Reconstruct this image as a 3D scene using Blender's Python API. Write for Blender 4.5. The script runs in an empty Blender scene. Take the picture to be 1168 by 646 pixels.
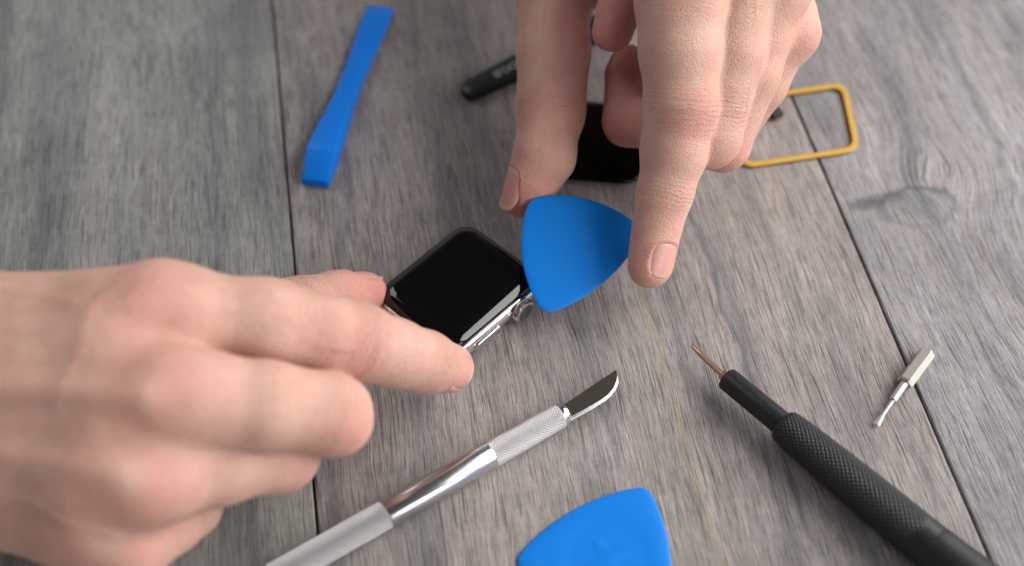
import bpy, bmesh, math, random
import numpy as np
from mathutils import Vector, Matrix
random.seed(4); rng = np.random.default_rng(7)
C = bpy.context.scene
COL = C.collection
S = 0.01                                   # all modelling below is in centimetres

# ---------------------------------------------------------------- camera
F = 1483.0; TH = math.atan2(1913., F); DIST = 41.
CAM = np.array((0, -DIST*math.cos(TH), DIST*math.sin(TH)))
def P(u, v, z):
    """point of the real place, z cm above the table, seen at photo pixel u, v"""
    a = (u-584.)/F; b = -(v-323.)/F
    d = np.array((a, math.cos(TH)+b*math.sin(TH), -math.sin(TH)+b*math.cos(TH)))
    return CAM + d*((z-CAM[2])/d[2])
cam = bpy.data.cameras.new('camera'); co = bpy.data.objects.new('camera', cam); COL.objects.link(co)
co.location = CAM*S; co.rotation_euler = (math.pi/2-TH, 0, 0)
cam.sensor_width = 36; cam.lens = 36*F/1168; cam.clip_start = .02; cam.clip_end = 20
cam.dof.use_dof = True; cam.dof.focus_distance = .386; cam.dof.aperture_fstop = 5.2
C.camera = co
C.cycles.use_denoising = True
C.view_settings.view_transform = 'Standard'; C.view_settings.look = 'None'; C.view_settings.exposure = 0

# ---------------------------------------------------------------- helpers
def nrm(v):
    v = np.asarray(v, float); return v/np.linalg.norm(v)
def empty(name, loc, label, cat, group=None, kind=None):
    o = bpy.data.objects.new(name, None); COL.objects.link(o); o.empty_display_size = .01
    o.location = np.asarray(loc)*S; tag(o, label, cat, group, kind); o['_loc'] = list(map(float, loc)); return o
def tag(o, label=None, cat=None, group=None, kind=None):
    if label: o['label'] = label
    if cat: o['category'] = cat
    if group: o['group'] = group
    if kind: o['kind'] = kind
ROOT = {}
def root_loc(o):
    while o.parent: o = o.parent
    return ROOT.get(o.name, np.zeros(3))
def mesh(name, verts, faces, mat, parent=None, base=None, smooth=True, uv=None, sharp=None):
    """verts in world cm. parent: the thing or the part it belongs to"""
    off = root_loc(parent) if parent is not None else (np.asarray(base, float) if base is not None else np.zeros(3))
    me = bpy.data.meshes.new(name)
    vv = (np.asarray(verts, float)-off)*S
    me.from_pydata([tuple(v) for v in vv], [], [tuple(int(i) for i in f) for f in faces]); me.update()
    if uv is not None:
        l = me.uv_layers.new(name='UVMap'); li = np.zeros(len(me.loops), int); me.loops.foreach_get('vertex_index', li)
        l.data.foreach_set('uv', np.asarray(uv, float)[li].ravel())
    o = bpy.data.objects.new(name, me); COL.objects.link(o)
    bm = bmesh.new(); bm.from_mesh(me); bmesh.ops.recalc_face_normals(bm, faces=bm.faces); bm.to_mesh(me); bm.free()
    if smooth:
        me.polygons.foreach_set('use_smooth', [True]*len(me.polygons))
        if sharp: me.set_sharp_from_angle(angle=math.radians(sharp))
    me.materials.append(mat)
    if parent is not None: o.parent = parent
    else:
        o.location = off*S; ROOT[o.name] = off
    return o
def thing(name, loc, label, cat, **k):
    o = empty(name, loc, label, cat, **k); del o['_loc']; ROOT[o.name] = np.asarray(loc, float); return o
def frame_of(ax, up=(0, 0, 1)):
    ax = nrm(ax); s = np.cross(up, ax)
    if np.linalg.norm(s) < 1e-4: s = np.cross((0, 1, 0), ax)
    s = nrm(s); return ax, s, np.cross(ax, s)
def lathe(name, p0, p1, prof, mat, parent, seg=64, disp=None, sharp=35, caps=True, twist=0.0, up=(0, 0, 1)):
    """prof: (s cm from p0 along p0->p1, radius)"""
    p0 = np.asarray(p0, float); ax, s, t = frame_of(np.asarray(p1, float)-p0, up)
    V = []; UV = []; Fc = []
    n = len(prof)
    for i, (a, r) in enumerate(prof):
        for j in range(seg):
            th = 2*math.pi*j/seg+twist
            rr = r+(disp(a, th) if disp else 0)
            V.append(p0+ax*a+(s*math.cos(th)+t*math.sin(th))*rr); UV.append((th, a))
    for i in range(n-1):
        for j in range(seg):
            k = (j+1) % seg
            Fc.append((i*seg+j, i*seg+k, (i+1)*seg+k, (i+1)*seg+j))
    if caps:
        Fc.append(tuple(range(seg))); Fc.append(tuple((n-1)*seg+j for j in range(seg)))
    return mesh(name, V, Fc, mat, parent, sharp=sharp, uv=UV)
def fine(prof, step):
    out = []
    for (a, r), (b, q) in zip(prof[:-1], prof[1:]):
        m = max(1, int(abs(b-a)/step))
        for i in range(m): out.append((a+(b-a)*i/m, r+(q-r)*i/m))
    return out+[prof[-1]]
def rings(name, rs, mat, parent, sharp=40, caps=(True, True), **k):
    """rs: closed loops of equal length, world cm"""
    n = len(rs[0]); V = np.vstack(rs); Fc = []
    for i in range(len(rs)-1):
        for j in range(n):
            q = (j+1) % n; Fc.append((i*n+j, i*n+q, (i+1)*n+q, (i+1)*n+j))
    if caps[0]: Fc.append(tuple(range(n)))
    if caps[1]: Fc.append(tuple((len(rs)-1)*n+j for j in range(n)))
    return mesh(name, V, Fc, mat, parent, sharp=sharp, **k)
def rrect(L, W, r, n=14):
    """rounded rectangle outline, continuous-curvature corners"""
    pts = []
    for cx, cy, a0 in ((L/2-r, W/2-r, 0), (-L/2+r, W/2-r, 90), (-L/2+r, -W/2+r, 180), (L/2-r, -W/2+r, 270)):
        for i in range(n+1):
            a = math.radians(a0+90*i/n); c, s_ = math.cos(a), math.sin(a)
            e = 2/2.35
            pts.append((cx+r*math.copysign(abs(c)**e, c), cy+r*math.copysign(abs(s_)**e, s_)))
    return np.array(pts)
def place(pts2, z, org, ang, tilt=None):
    c, s = math.cos(ang), math.sin(ang)
    x = pts2[:, 0]*c-pts2[:, 1]*s; y = pts2[:, 0]*s+pts2[:, 1]*c
    q = np.stack([x, y, np.full(len(x), float(z))], 1)
    if tilt is not None: q = q@tilt.T
    return q+np.asarray(org, float)
def box(name, org, ex, ey, ez, mat, parent, bev=0.02, sharp=40):
    """box centred at org with half-axis vectors"""
    bm = bmesh.new(); off = root_loc(parent); bmesh.ops.create_cube(bm, size=2)
    org, ex, ey, ez = (np.asarray(a, float) for a in (org, ex, ey, ez))
    for v in bm.verts:
        q = (org+ex*v.co.x+ey*v.co.y+ez*v.co.z-off)*S; v.co = q
    if bev: bmesh.ops.bevel(bm, geom=list(bm.edges), offset=bev*S, segments=3, affect='EDGES', profile=.5)
    bmesh.ops.recalc_face_normals(bm, faces=bm.faces)
    me = bpy.data.meshes.new(name); bm.to_mesh(me); bm.free()
    me.polygons.foreach_set('use_smooth', [True]*len(me.polygons)); me.set_sharp_from_angle(angle=math.radians(sharp))
    me.materials.append(mat); o = bpy.data.objects.new(name, me); COL.objects.link(o); o.parent = parent
    return o

# ---------------------------------------------------------------- node helpers
class N:
    def __init__(s, name):
        s.m = bpy.data.materials.new(name); s.m.use_nodes = True; s.t = s.m.node_tree; s.b = s.t.nodes['Principled BSDF']
    def n(s, typ, **k):
        x = s.t.nodes.new(typ)
        for a, b in k.items(): setattr(x, a, b)
        return x
    def put(s, sock, v):
        if isinstance(v, bpy.types.NodeSocket): s.t.links.new(v, sock)
        elif v is not None: sock.default_value = v
    def math(s, op, a, b=None, c=None, clamp=False):
        x = s.n('ShaderNodeMath', operation=op, use_clamp=clamp)
        for i, v in enumerate((a, b, c)): s.put(x.inputs[i], v)
        return x.outputs[0]
    def noise(s, vec, scale, detail=4, rough=.55, dist=0, dim='3D'):
        x = s.n('ShaderNodeTexNoise', noise_dimensions=dim); s.put(x.inputs['Vector'], vec)
        x.inputs['Scale'].default_value = scale; x.inputs['Detail'].default_value = detail
        x.inputs['Roughness'].default_value = rough; x.inputs['Distortion'].default_value = dist
        return x.outputs['Fac']
    def ramp(s, fac, stops, interp='LINEAR'):
        x = s.n('ShaderNodeValToRGB'); x.color_ramp.interpolation = interp; s.put(x.inputs[0], fac)
        e = x.color_ramp.elements
        while len(e) < len(stops): e.new(.5)
        for q, (p, c) in zip(e, stops):
            q.position = p; q.color = (c, c, c, 1) if isinstance(c, (int, float)) else (*c, 1)
        return x.outputs[0]
    def mix(s, fac, a, b, mode='MIX'):
        x = s.n('ShaderNodeMix', data_type='RGBA', blend_type=mode); s.put(x.inputs[0], fac)
        for i, v in ((6, a), (7, b)):
            s.put(x.inputs[i], (*v, 1) if isinstance(v, tuple) and len(v) == 3 else v)
        return x.outputs[2]
    def comb(s, x_, y_, z_=0.0):
        x = s.n('ShaderNodeCombineXYZ')
        for i, v in enumerate((x_, y_, z_)): s.put(x.inputs[i], v)
        return x.outputs[0]
    def bump(s, h, dist, strength=1.0, normal=None):
        x = s.n('ShaderNodeBump'); s.put(x.inputs['Height'], h); x.inputs['Distance'].default_value = dist
        s.put(x.inputs['Strength'], strength)
        if normal: s.put(x.inputs['Normal'], normal)
        return x.outputs[0]
    def attr(s, name):
        return s.n('ShaderNodeAttribute', attribute_name=name)
    def coord(s):
        x = s.n('ShaderNodeTexCoord'); q = s.n('ShaderNodeVectorMath', operation='SCALE')
        s.put(q.inputs[0], x.outputs['Object']); q.inputs['Scale'].default_value = 100.
        return q.outputs[0]
    def set(s, **k):
        for a, v in k.items():
            a = a.replace('_', ' ')
            s.put(s.b.inputs[a], (*v, 1) if isinstance(v, tuple) and len(v) == 3 and 'Radius' not in a else v)
        return s
def simple(name, col, rough, metal=0., spec=.5, rvar=1., coat=0., var=.0, vscale=3., bump=0., bscale=30., aniso=0., coat_rough=.03):
    k = N(name); c = k.coord()
    base = k.mix(k.noise(c, vscale, 5, .6), tuple(x*(1-var) for x in col), tuple(min(1, x*(1+var)) for x in col))
    k.set(Base_Color=base, Metallic=metal, Specular_IOR_Level=spec, Coat_Weight=coat, Coat_Roughness=coat_rough)
    rn = k.noise(c, vscale*3, 5, .65)
    k.set(Roughness=k.math('MULTIPLY_ADD', rn, rough*.5*rvar, rough*(1-.25*rvar)))
    if bump: k.set(Normal=k.bump(k.noise(c, bscale, 3, .6), bump*S))
    if aniso: k.set(Anisotropic=aniso)
    return k.m

# ---------------------------------------------------------------- materials
ANG = math.radians(9.63)
def LOC(u, v):                              # photo pixel on the table -> the table's own x, y
    q = P(u, v, 0); return q[0]*math.cos(ANG)+q[1]*math.sin(ANG), -q[0]*math.sin(ANG)+q[1]*math.cos(ANG)
def wood_mat():
    k = N('weathered_grey_wood'); c = k.coord()
    sx = k.n('ShaderNodeSeparateXYZ'); k.put(sx.inputs[0], c); x, y = sx.outputs[0], sx.outputs[1]
    off = k.attr('plank_offset').outputs['Fac']
    tint = k.attr('plank_tint').outputs['Color']
    # knots: grain bends round them
    def gauss(x0, y0, a, b):
        dx = k.math('DIVIDE', k.math('SUBTRACT', x, x0), a); dy = k.math('DIVIDE', k.math('SUBTRACT', y, y0), b)
        r2 = k.math('ADD', k.math('MULTIPLY', dx, dx), k.math('MULTIPLY', dy, dy))
        return k.math('EXPONENT', k.math('MULTIPLY', r2, -1.)), dx, r2
    g1, d1, r1 = gauss(14.9, 2.2, 1.5, 1.6)
    g2, d2, r2 = gauss(18.4, -1.6, 2.8, 5.0)
    wob = k.noise(k.comb(k.math('MULTIPLY', x, .35), k.math('MULTIPLY', y, .12), off), 1., 3, .5)
    xw = k.math('MULTIPLY_ADD', wob, .7, x)
    xw = k.math('MULTIPLY_ADD', k.math('MULTIPLY', g1, d1), -1.5, xw)
    xw = k.math('MULTIPLY_ADD', k.math('MULTIPLY', g2, d2), -2.6, xw)
    xo = k.math('MULTIPLY_ADD', off, 13.7, xw)
    def gr(fx, fy, det=4, rough=.6, z=0.):
        return k.noise(k.comb(k.math('MULTIPLY', xo, fx), k.math('MULTIPLY', y, fy), z), 1., det, rough)
    cloud = k.noise(k.comb(k.math('MULTIPLY', xo, .22), k.math('MULTIPLY', y, .13), off), 1., 4, .6)
    broad = gr(.75, .07, 5, .62)
    med = gr(3.2, .28, 5, .65, 3.)
    fib = gr(16., .50, 5, .70, 7.)
    fine_ = gr(38., 1.4, 3, .7, 23.)
    pores = gr(14., .30, 3, .6, 11.)
    ticks = gr(27., 1.1, 3, .6, 17.)
    cross = k.noise(k.comb(k.math('MULTIPLY', x, 2.6), k.math('MULTIPLY', y, 2.6), off), 1., 6, .78)
    ripple = k.noise(k.comb(k.math('MULTIPLY', xo, 3.5), k.math('MULTIPLY', y, 6.), off), 1., 4, .7)
    col = tint
    def mul(colr, fac, lo, hi, p0=.3, p1=.7):
        return k.mix(1., colr, k.ramp(fac, [(p0, lo), (p1, hi)]), 'MULTIPLY')
    col = mul(col, cloud, .72, 1.24)
    col = k.mix(1., col, k.ramp(broad, [(.3, (.56, .60, .65)), (.46, (.96, .96, .96)), (.72, (1.18, 1.14, 1.10))]), 'MULTIPLY')
    col = mul(col, med, .84, 1.16)
    col = mul(col, fib, .76, 1.24)
    col = mul(col, fine_, .78, 1.22)
    col = mul(col, cross, .91, 1.09)
    col = mul(col, ripple, .92, 1.08)
    pm = k.ramp(pores, [(.34, 0.), (.43, 1.)])
    col = k.mix(1., col, k.mix(pm, (.56, .52, .50), (1., 1., 1.)), 'MULTIPLY')
    tm = k.ramp(ticks, [(.38, 0.), (.47, 1.)])
    col = k.mix(1., col, k.mix(tm, (.66, .64, .63), (1., 1., 1.)), 'MULTIPLY')
    rr = k.math('SQRT', r2); rw = k.math('SINE', k.math('MULTIPLY_ADD', rr, 21., k.math('MULTIPLY', cross, 7.)))
    ring = k.math('MULTIPLY', k.ramp(rw, [(.55, 0.), (1., 1.)]), k.ramp(r2, [(.1, .35), (.98, 0.)]))
    col = k.mix(k.math('MULTIPLY', ring, .6), col, (.36, .38, .40))
    # the knot: an eye with a dark upper rim and a tail on its left
    kx, ky = LOC(1048, 236)
    g, dxk, rk = gauss(kx, ky, 1.25, .80)
    rad = k.math('ADD', k.math('SQRT', rk), k.math('MULTIPLY', k.math('SUBTRACT', med, .5), .9))
    rim = k.ramp(k.math('ABSOLUTE', k.math('SUBTRACT', rad, 1.)), [(0., 1.), (.26, 0.)], 'EASE')
    side = k.ramp(k.math('MULTIPLY_ADD', k.math('SUBTRACT', y, ky), .35, .5), [(.30, .35), (.62, 1.)])
    inner = k.ramp(rad, [(.15, .35), (1.1, 0.)])
    kf = k.math('MAXIMUM', k.math('MULTIPLY', k.math('MULTIPLY', rim, side), .75), inner)
    col = k.mix(kf, col, (.075, .088, .11))
    rw2 = k.ramp(k.math('SINE', k.math('MULTIPLY', rad, 17.)), [(.6, 0.), (1., 1.)])
    col = k.mix(k.math('MULTIPLY', rw2, k.ramp(rad, [(.3, .25), (2.6, 0.)])), col, (.16, .18, .21))
    def blot(u, v, a, b, colr, amt, nz=1.):
        x0, y0 = LOC(u, v)
        g, _, r = gauss(x0, y0, a, b)
        e = k.math('MULTIPLY_ADD', k.math('SUBTRACT', med, .5), nz, g)
        f = k.ramp(e, [(.2, 0.), (.9, 1.)], 'EASE')
        return k.mix(k.math('MULTIPLY', f, amt), col, colr)
    col = blot(985, 233, .75, .33, (.06, .07, .09), .7, 1.5)
    col = blot(1012, 226, .9, .30, (.06, .07, .09), .5, 1.5)
    col = blot(930, 120, .9, 2.2, (.10, .10, .11), .35, 1.4)
    col = blot(985, 280, .7, 1.5, (.12, .13, .145), .35, 1.4)
    col = blot(285, 30, 1.6, 2.6, (.09, .10, .105), .45, 1.4)
    col = blot(60, 120, 1.2, 5., (.11, .115, .12), .3, 1.4)
    # long mineral streaks that follow the grain
    def streak(x0, w, y0, y1, colr, amt, slope=0.):
        xs = k.math('MULTIPLY_ADD', y, slope, x)
        wv = k.math('MULTIPLY', k.math('SUBTRACT', k.noise(k.comb(0., k.math('MULTIPLY', y, .35), x0), 1., 3, .6), .5), .9)
        d = k.math('ABSOLUTE', k.math('SUBTRACT', k.math('ADD', xs, wv), x0))
        f = k.ramp(k.math('DIVIDE', d, w), [(0., 1.), (1., 0.)], 'EASE')
        m = k.n('ShaderNodeMapRange', interpolation_type='SMOOTHSTEP'); k.put(m.inputs[0], k.math('ABSOLUTE', k.math('SUBTRACT', y, (y0+y1)/2)))
        m.inputs[1].default_value = abs(y1-y0)/2; m.inputs[2].default_value = abs(y1-y0)/2-1.5
        f = k.math('MULTIPLY', k.math('MULTIPLY', f, m.outputs[0]), k.ramp(fib, [(.35, .4), (.6, 1.)]))
        return k.mix(k.math('MULTIPLY', f, amt), col, colr)
    col = streak(6.35, .16, -11, 3.5, (.07, .085, .10), .75, .02)
    col = streak(6.55, .45, -14, 2., (.10, .11, .13), .35, .02)
    col = streak(3.95, .10, -14, 1., (.30, .26, .13), .55)
    col = streak(-7.9, .5, 4, 22, (.10, .115, .12), .5)
    col = streak(-16.6, .35, 2, 22, (.10, .115, .12), .45)
    col = streak(17.2, .35, -1, 14, (.10, .115, .13), .5, -.06)
    hgt = k.math('ADD', k.math('MULTIPLY', pm, .6), k.math('MULTIPLY_ADD', fib, .9, k.math('MULTIPLY', tm, .4)))
    k.set(Base_Color=col, Roughness=k.ramp(fib, [(.3, .62), (.7, .46)]), Specular_IOR_Level=.42, Normal=k.bump(hgt,   .028*S, .9))
    return k.m

def skin_mat():
    k = N('skin'); c = k.coord()
    red = k.attr('redness').outputs['Fac']; wr = k.attr('wrinkle').outputs['Fac']; al = k.attr('along').outputs['Fac']
    pale = k.attr('pale').outputs['Fac']
    n1 = k.noise(c, .9, 5, .6); n2 = k.noise(c, 3.4, 5, .65); n3 = k.noise(c, 16., 3, .6)
    base = k.mix(k.ramp(n1, [(.3, 0.), (.7, 1.)]), (.53, .305, .235), (.64, .41, .33))
    base = k.mix(k.math('MULTIPLY', k.ramp(n2, [(.42, 0.), (.7, 1.)]), .35), base, (.59, .28, .225))
    f = k.math('MULTIPLY', red, k.ramp(n2, [(.25, .6), (.7, 1.)]), clamp=True)
    base = k.mix(f, base, (.65, .225, .20))
    base = k.mix(k.math('MULTIPLY', pale, .55), base, (.72, .53, .44))
    base = k.mix(k.math('MULTIPLY', k.ramp(n3, [(.35, 1.), (.5, 0.)]), .12), base, (.42, .20, .15))
    # transverse creases at the joints
    w1 = k.math('SINE', k.math('MULTIPLY', k.math('MULTIPLY_ADD', k.noise(c, 2.2, 3, .6), .34, al), 44.))
    w2 = k.math('SINE', k.math('MULTIPLY', k.math('MULTIPLY_ADD', k.noise(c, 4.5, 3, .6), .26, al), 83.))
    wv = k.math('ADD', k.ramp(w1, [(0., 0.), (.5, 1.)]), k.math('MULTIPLY', k.ramp(w2, [(0., 0.), (.6, 1.)]), .5))
    wv = k.math('MULTIPLY', wv, wr)
    vor = k.n('ShaderNodeTexVoronoi', feature='DISTANCE_TO_EDGE'); k.put(vor.inputs['Vector'], c); vor.inputs['Scale'].default_value = 9.
    vor2 = k.n('ShaderNodeTexVoronoi', feature='DISTANCE_TO_EDGE'); k.put(vor2.inputs['Vector'], c); vor2.inputs['Scale'].default_value = 21.
    pat = k.math('ADD', k.ramp(vor.outputs[0], [(0., 0.), (.16, 1.)]), k.math('MULTIPLY', k.ramp(vor2.outputs[0], [(0., 0.), (.2, 1.)]), .6))
    n4 = k.noise(c, 38., 3, .6)
    h = k.math('MULTIPLY_ADD', pat, .42, wv)
    h = k.math('MULTIPLY_ADD', n3, .6, h)
    h = k.math('MULTIPLY_ADD', n4, .5, h)
    h = k.math('MULTIPLY_ADD', n2, 1.2, h)
    nn = k.bump(h, .024*S, 1.)
    crease = k.math('MULTIPLY', k.math('MULTIPLY', k.ramp(w1, [(0., 1.), (.25, 0.)]), wr), .16)
    base = k.mix(crease, base, (.40, .16, .12))
    k.set(Base_Color=base, Roughness=k.ramp(n2, [(.3, .42), (.7, .56)]), Specular_IOR_Level=.42, Normal=nn,
          Subsurface_Weight=.35, Subsurface_Scale=.0035)
    k.b.inputs['Subsurface Radius'].default_value = (1., .35, .2)
    return k.m
def nail_mat():
    k = N('nail'); uv = k.n('ShaderNodeTexCoord'); s = k.n('ShaderNodeSeparateXYZ'); k.put(s.inputs[0], uv.outputs['UV'])
    v = s.outputs[1]; c = k.coord()
    base = k.ramp(v, [(0., (.60, .35, .295)), (.16, (.58, .295, .255)), (.80, (.57, .28, .245)), (.93, (.60, .36, .30)), (1., (.64, .45, .37))])
    st = k.noise(k.comb(k.math('MULTIPLY', s.outputs[0], 40.), k.math('MULTIPLY', v, 1.5)), 1., 2, .5)
    k.set(Base_Color=base, Roughness=.30, Specular_IOR_Level=.5, Subsurface_Weight=.25, Subsurface_Scale=.002, Normal=k.bump(st, .004*S, .6), Coat_Weight=.05, Coat_Roughness=.25)
    return k.m
def knurl_mat(name, col, rough, metal, n, p, depth, spec=.5, q0=None):
    k = N(name); tc = k.n('ShaderNodeTexCoord'); sp = k.n('ShaderNodeSeparateXYZ'); k.put(sp.inputs[0], tc.outputs['UV'])
    a = k.math('MULTIPLY', sp.outputs[0], n/2); b = k.math('MULTIPLY', sp.outputs[1], math.pi/p)
    h = k.math('MULTIPLY', k.math('ABSOLUTE', k.math('SINE', k.math('ADD', a, b))), k.math('ABSOLUTE', k.math('SINE', k.math('SUBTRACT', a, b))))
    if q0:
        m = k.n('ShaderNodeMapRange'); k.put(m.inputs[0], k.math('ABSOLUTE', k.math('SUBTRACT', sp.outputs[1], (q0[0]+q0[1])/2)))
        m.inputs[1].default_value = (q0[1]-q0[0])/2; m.inputs[2].default_value = (q0[1]-q0[0])/2-.25
        h = k.math('MULTIPLY', h, m.outputs[0])
    c = k.coord(); nz = k.noise(c, 7., 4, .6)
    k.set(Base_Color=k.mix(nz, tuple(x*.9 for x in col), tuple(min(1, x*1.08) for x in col)), Metallic=metal, Roughness=rough, Specular_IOR_Level=spec, Normal=k.bump(h, depth*S, 1.))
    return k.m
M = dict(
    wood=wood_mat(), skin=skin_mat(), nail=nail_mat(),
    panel=simple('matt_black_panel_glass', (.0012, .0015, .0014), .12, spec=.16),
    gap=simple('seam_dark', (.03, .026, .022), .8),
    blue=simple('blue_plastic', (.001, .17, .68), .42, spec=.25, var=.05, vscale=.8, bump=.003, bscale=40.),
    blue_pick=simple('blue_pick_plastic', (.001, .175, .62), .46, spec=.22, var=.03, vscale=1.2, bump=.002, bscale=60.),
    glass=simple('black_watch_glass', (.0015, .002, .0018), .035, spec=.55),
    screen=simple('dark_screen', (.001, .0022, .0016), .05, spec=.4),
    steel=simple('polished_steel', (.82, .81, .80), .13, metal=1., var=.03),
    steel_soft=simple('satin_steel', (.66, .655, .65), .22, metal=1., var=.04),
    crown=simple('crown_steel', (.70, .66, .63), .2, metal=1., var=.06, vscale=8),
    cap=simple('crown_cap_grey', (.10, .10, .105), .28, metal=.6),
    rubber=simple('black_gasket', (.012, .012, .013), .6),
    alu=simple('bright_aluminium', (.66, .67, .69), .24, metal=1., var=.02, vscale=2., rvar=.15),
    knurl=knurl_mat('knurled_aluminium', (.80, .81, .82), .30, 1., 24, .10, .036),
    knurl_rear=knurl_mat('fine_knurled_aluminium', (.74, .75, .76), .34, 1., 24, .12, .075),
    blade=simple('blade_steel', (.78, .70, .60), .16, metal=1., var=.12, vscale=4., bump=.0006, bscale=25),
    edge=simple('ground_edge_steel', (.30, .30, .30), .34, metal=1.),
    black=simple('black_coated_metal', (.009, .011, .014), .42, spec=.38, var=.15, vscale=6., bump=.002, bscale=50.),
    black_grip=simple('black_grip', (.009, .010, .014), .50, spec=.38, var=.15, vscale=6.),
    dimple=knurl_mat('black_textured_grip', (.009, .010, .014), .46, 0., 26, .17, .028, .42, (1.9, 7.0)),
    bronze=simple('bronze_bit_steel', (.46, .33, .25), .30, metal=1., var=.06, vscale=7.),
    nickel=simple('matt_nickel', (.60, .585, .55), .42, metal=1., var=.08, vscale=7.),
    gold=simple('gold_polyimide', (.60, .36, .055), .40, metal=.25, spec=.5, var=.10, vscale=2.5),
    amber=simple('amber_flex', (.34, .20, .06), .45, var=.2),
    ink=simple('pale_lettering', (.36, .36, .36), .6),
)

# ---------------------------------------------------------------- table: planks of grey wood, grooves between
def build_table():
    seams = [-60.4, -42.5, -24.62, -6.715, 11.185, 29.08, 46.98, 64.9]
    tints = [(.23, .22, .21), (.25, .24, .23), (.250, .252, .242), (.262, .236, .226), (.248, .238, .246), (.25, .24, .24), (.22, .22, .21)]
    V = []; Fc = []; off = []; tn = []; sm = []
    for i in range(len(seams)-1):
        x0, x1 = seams[i]+.036, seams[i+1]-.036; b = .05; n0 = len(V)
        prof = [(x0, -1.), (x0, -b*1.2), (x0+b*.35, -b*.35), (x0+b, 0), (x1-b, 0), (x1-b*.35, -b*.35), (x1, -b*1.2), (x1, -1.)]
        for y in (-45., 55.):
            for px, pz in prof: V.append((px, y, pz))
        m = len(prof)
        for j in range(m-1): Fc.append((n0+j, n0+j+1, n0+m+j+1, n0+m+j))
        Fc.append(tuple(n0+j for j in range(m))); Fc.append(tuple(n0+m+j for j in range(m)))
        off += [i*3.17]*(2*m); tn += [tints[i]]*(2*m)
    n0 = len(V)                                        # tongue board under the grooves
    for z in (-1.6, -.35):
        for (px, py) in ((-60, -44.5), (64.5, -44.5), (64.5, 54.5), (-60, 54.5)): V.append((px, py, z))
    lo = [n0, n0+1, n0+2, n0+3]; hi = [q+4 for q in lo]
    base_f = [tuple(lo), tuple(hi)]+[(lo[i], lo[(i+1) % 4], hi[(i+1) % 4], hi[i]) for i in range(4)]
    nf = len(Fc); Fc += base_f; off += [0]*8; tn += [(.02, .02, .02)]*8
    o = mesh('tabletop', V, Fc, M['wood'], smooth=False)
    o.data.materials.append(M['gap'])
    for p in list(o.data.polygons)[nf:]: p.material_index = 1
    a = o.data.attributes.new('plank_offset', 'FLOAT', 'POINT'); a.data.foreach_set('value', off)
    a = o.data.attributes.new('plank_tint', 'FLOAT_COLOR', 'POINT'); a.data.foreach_set('color', np.array([(*t, 1) for t in tn]).ravel())
    o.rotation_euler = (0, 0, ANG)
    tag(o, 'weathered grey wooden tabletop of wide planks with thin dark seams', 'tabletop', kind='structure')
build_table()

# ---------------------------------------------------------------- smartwatch
def build_watch():
    org = P(523., 322., 1.0)*np.array((1, 1, 0)); ang = math.radians(47.0)
    t = thing('smartwatch', org, 'small steel smartwatch with a black rounded screen lying between the two hands', 'smartwatch')
    L, W = 4.28, 3.58
    def R(inset, z, r0=.84): return place(rrect(L-2*inset, W-2*inset, max(.2, r0-inset)), z, org, ang)
    case = []
    for inset, z in ((.60, .06), (.42, .065), (.26, .09), (.13, .15), (.05, .24), (.01, .34), (.0, .44), (.01, .54), (.04, .63), (.08, .69), (.11, .715), (.14, .725)): case.append(R(inset, z))
    rings('case', case, M['steel'], t, sharp=30)
    rings('gasket_line', [R(.19, .70), R(.185, .745), R(.5, .745)], M['rubber'], t)
    gl = [R(.20, .735), R(.135, .752), R(.128, .80), R(.138, .85), R(.17, .895), R(.23, .948), R(.31, .994), R(.39, 1.03), R(.45, 1.05), R(.51, 1.06), R(.6, 1.063), R(.8, 1.063)]
    g = rings('display_glass', gl, M['glass'], t, sharp=60)
    # active area of the screen, a hair above the flat of the glass
    rings('screen', [place(rrect(3.02, 2.40, .06), 1.0645, org, ang), place(rrect(3.0, 2.38, .05), 1.0655, org, ang)], M['screen'], t)
    # back crystal
    lathe('back_sensor', org, org+np.array((0, 0, 1)), [(0, .5), (.01, .85), (.06, 1.12), (.14, 1.2), (.16, 1.2)], M['screen'], t)
    ax = np.array((math.cos(ang), math.sin(ang), 0)); out = np.array((math.sin(ang), -math.cos(ang), 0))
    # digital crown on the lower right side
    c0 = org+ax*.84+out*(W/2-.10)+np.array((0, 0, .47))
    teeth = 46
    def dsp(a, th): return .011*math.cos(teeth*th) if .14 < a < .34 else 0
    lathe('crown_stem', c0-out*.05, c0+out, [(0, .2), (.15, .2)], M['steel'], t, seg=32)
    cr = lathe('crown', c0, c0+out, fine([(.09, .26), (.095, .35), (.12, .385), (.28, .385), (.32, .365), (.334, .33)], .02), M['crown'], t, seg=276, disp=dsp)
    lathe('crown_cap', c0, c0+out, [(.28, .28), (.336, .28), (.344, .265), (.346, .1)], M['cap'], cr, seg=48)
    # side button
    b0 = org-ax*.60+out*(W/2-.055)+np.array((0, 0, .40))
    bt = []
    for d, ins in ((-.02, 0), (.08, 0), (.11, .02), (.12, .06)):
        q = rrect(1.16-2*ins, .34-2*ins, .165-ins*.9, 8)
        bt.append(np.array([b0+ax*a+np.array((0, 0, 1))*b+out*d for a, b in q]))
    rings('side_button', bt, M['steel_soft'], t)
    q = [np.array([b0+ax*a+np.array((0, 0, 1))*b+out*d for a, b in rrect(1.21, .39, .19, 8)]) for d in (-.04, .012)]
    rings('button_gap', q, M['rubber'], t)
build_watch()

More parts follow.
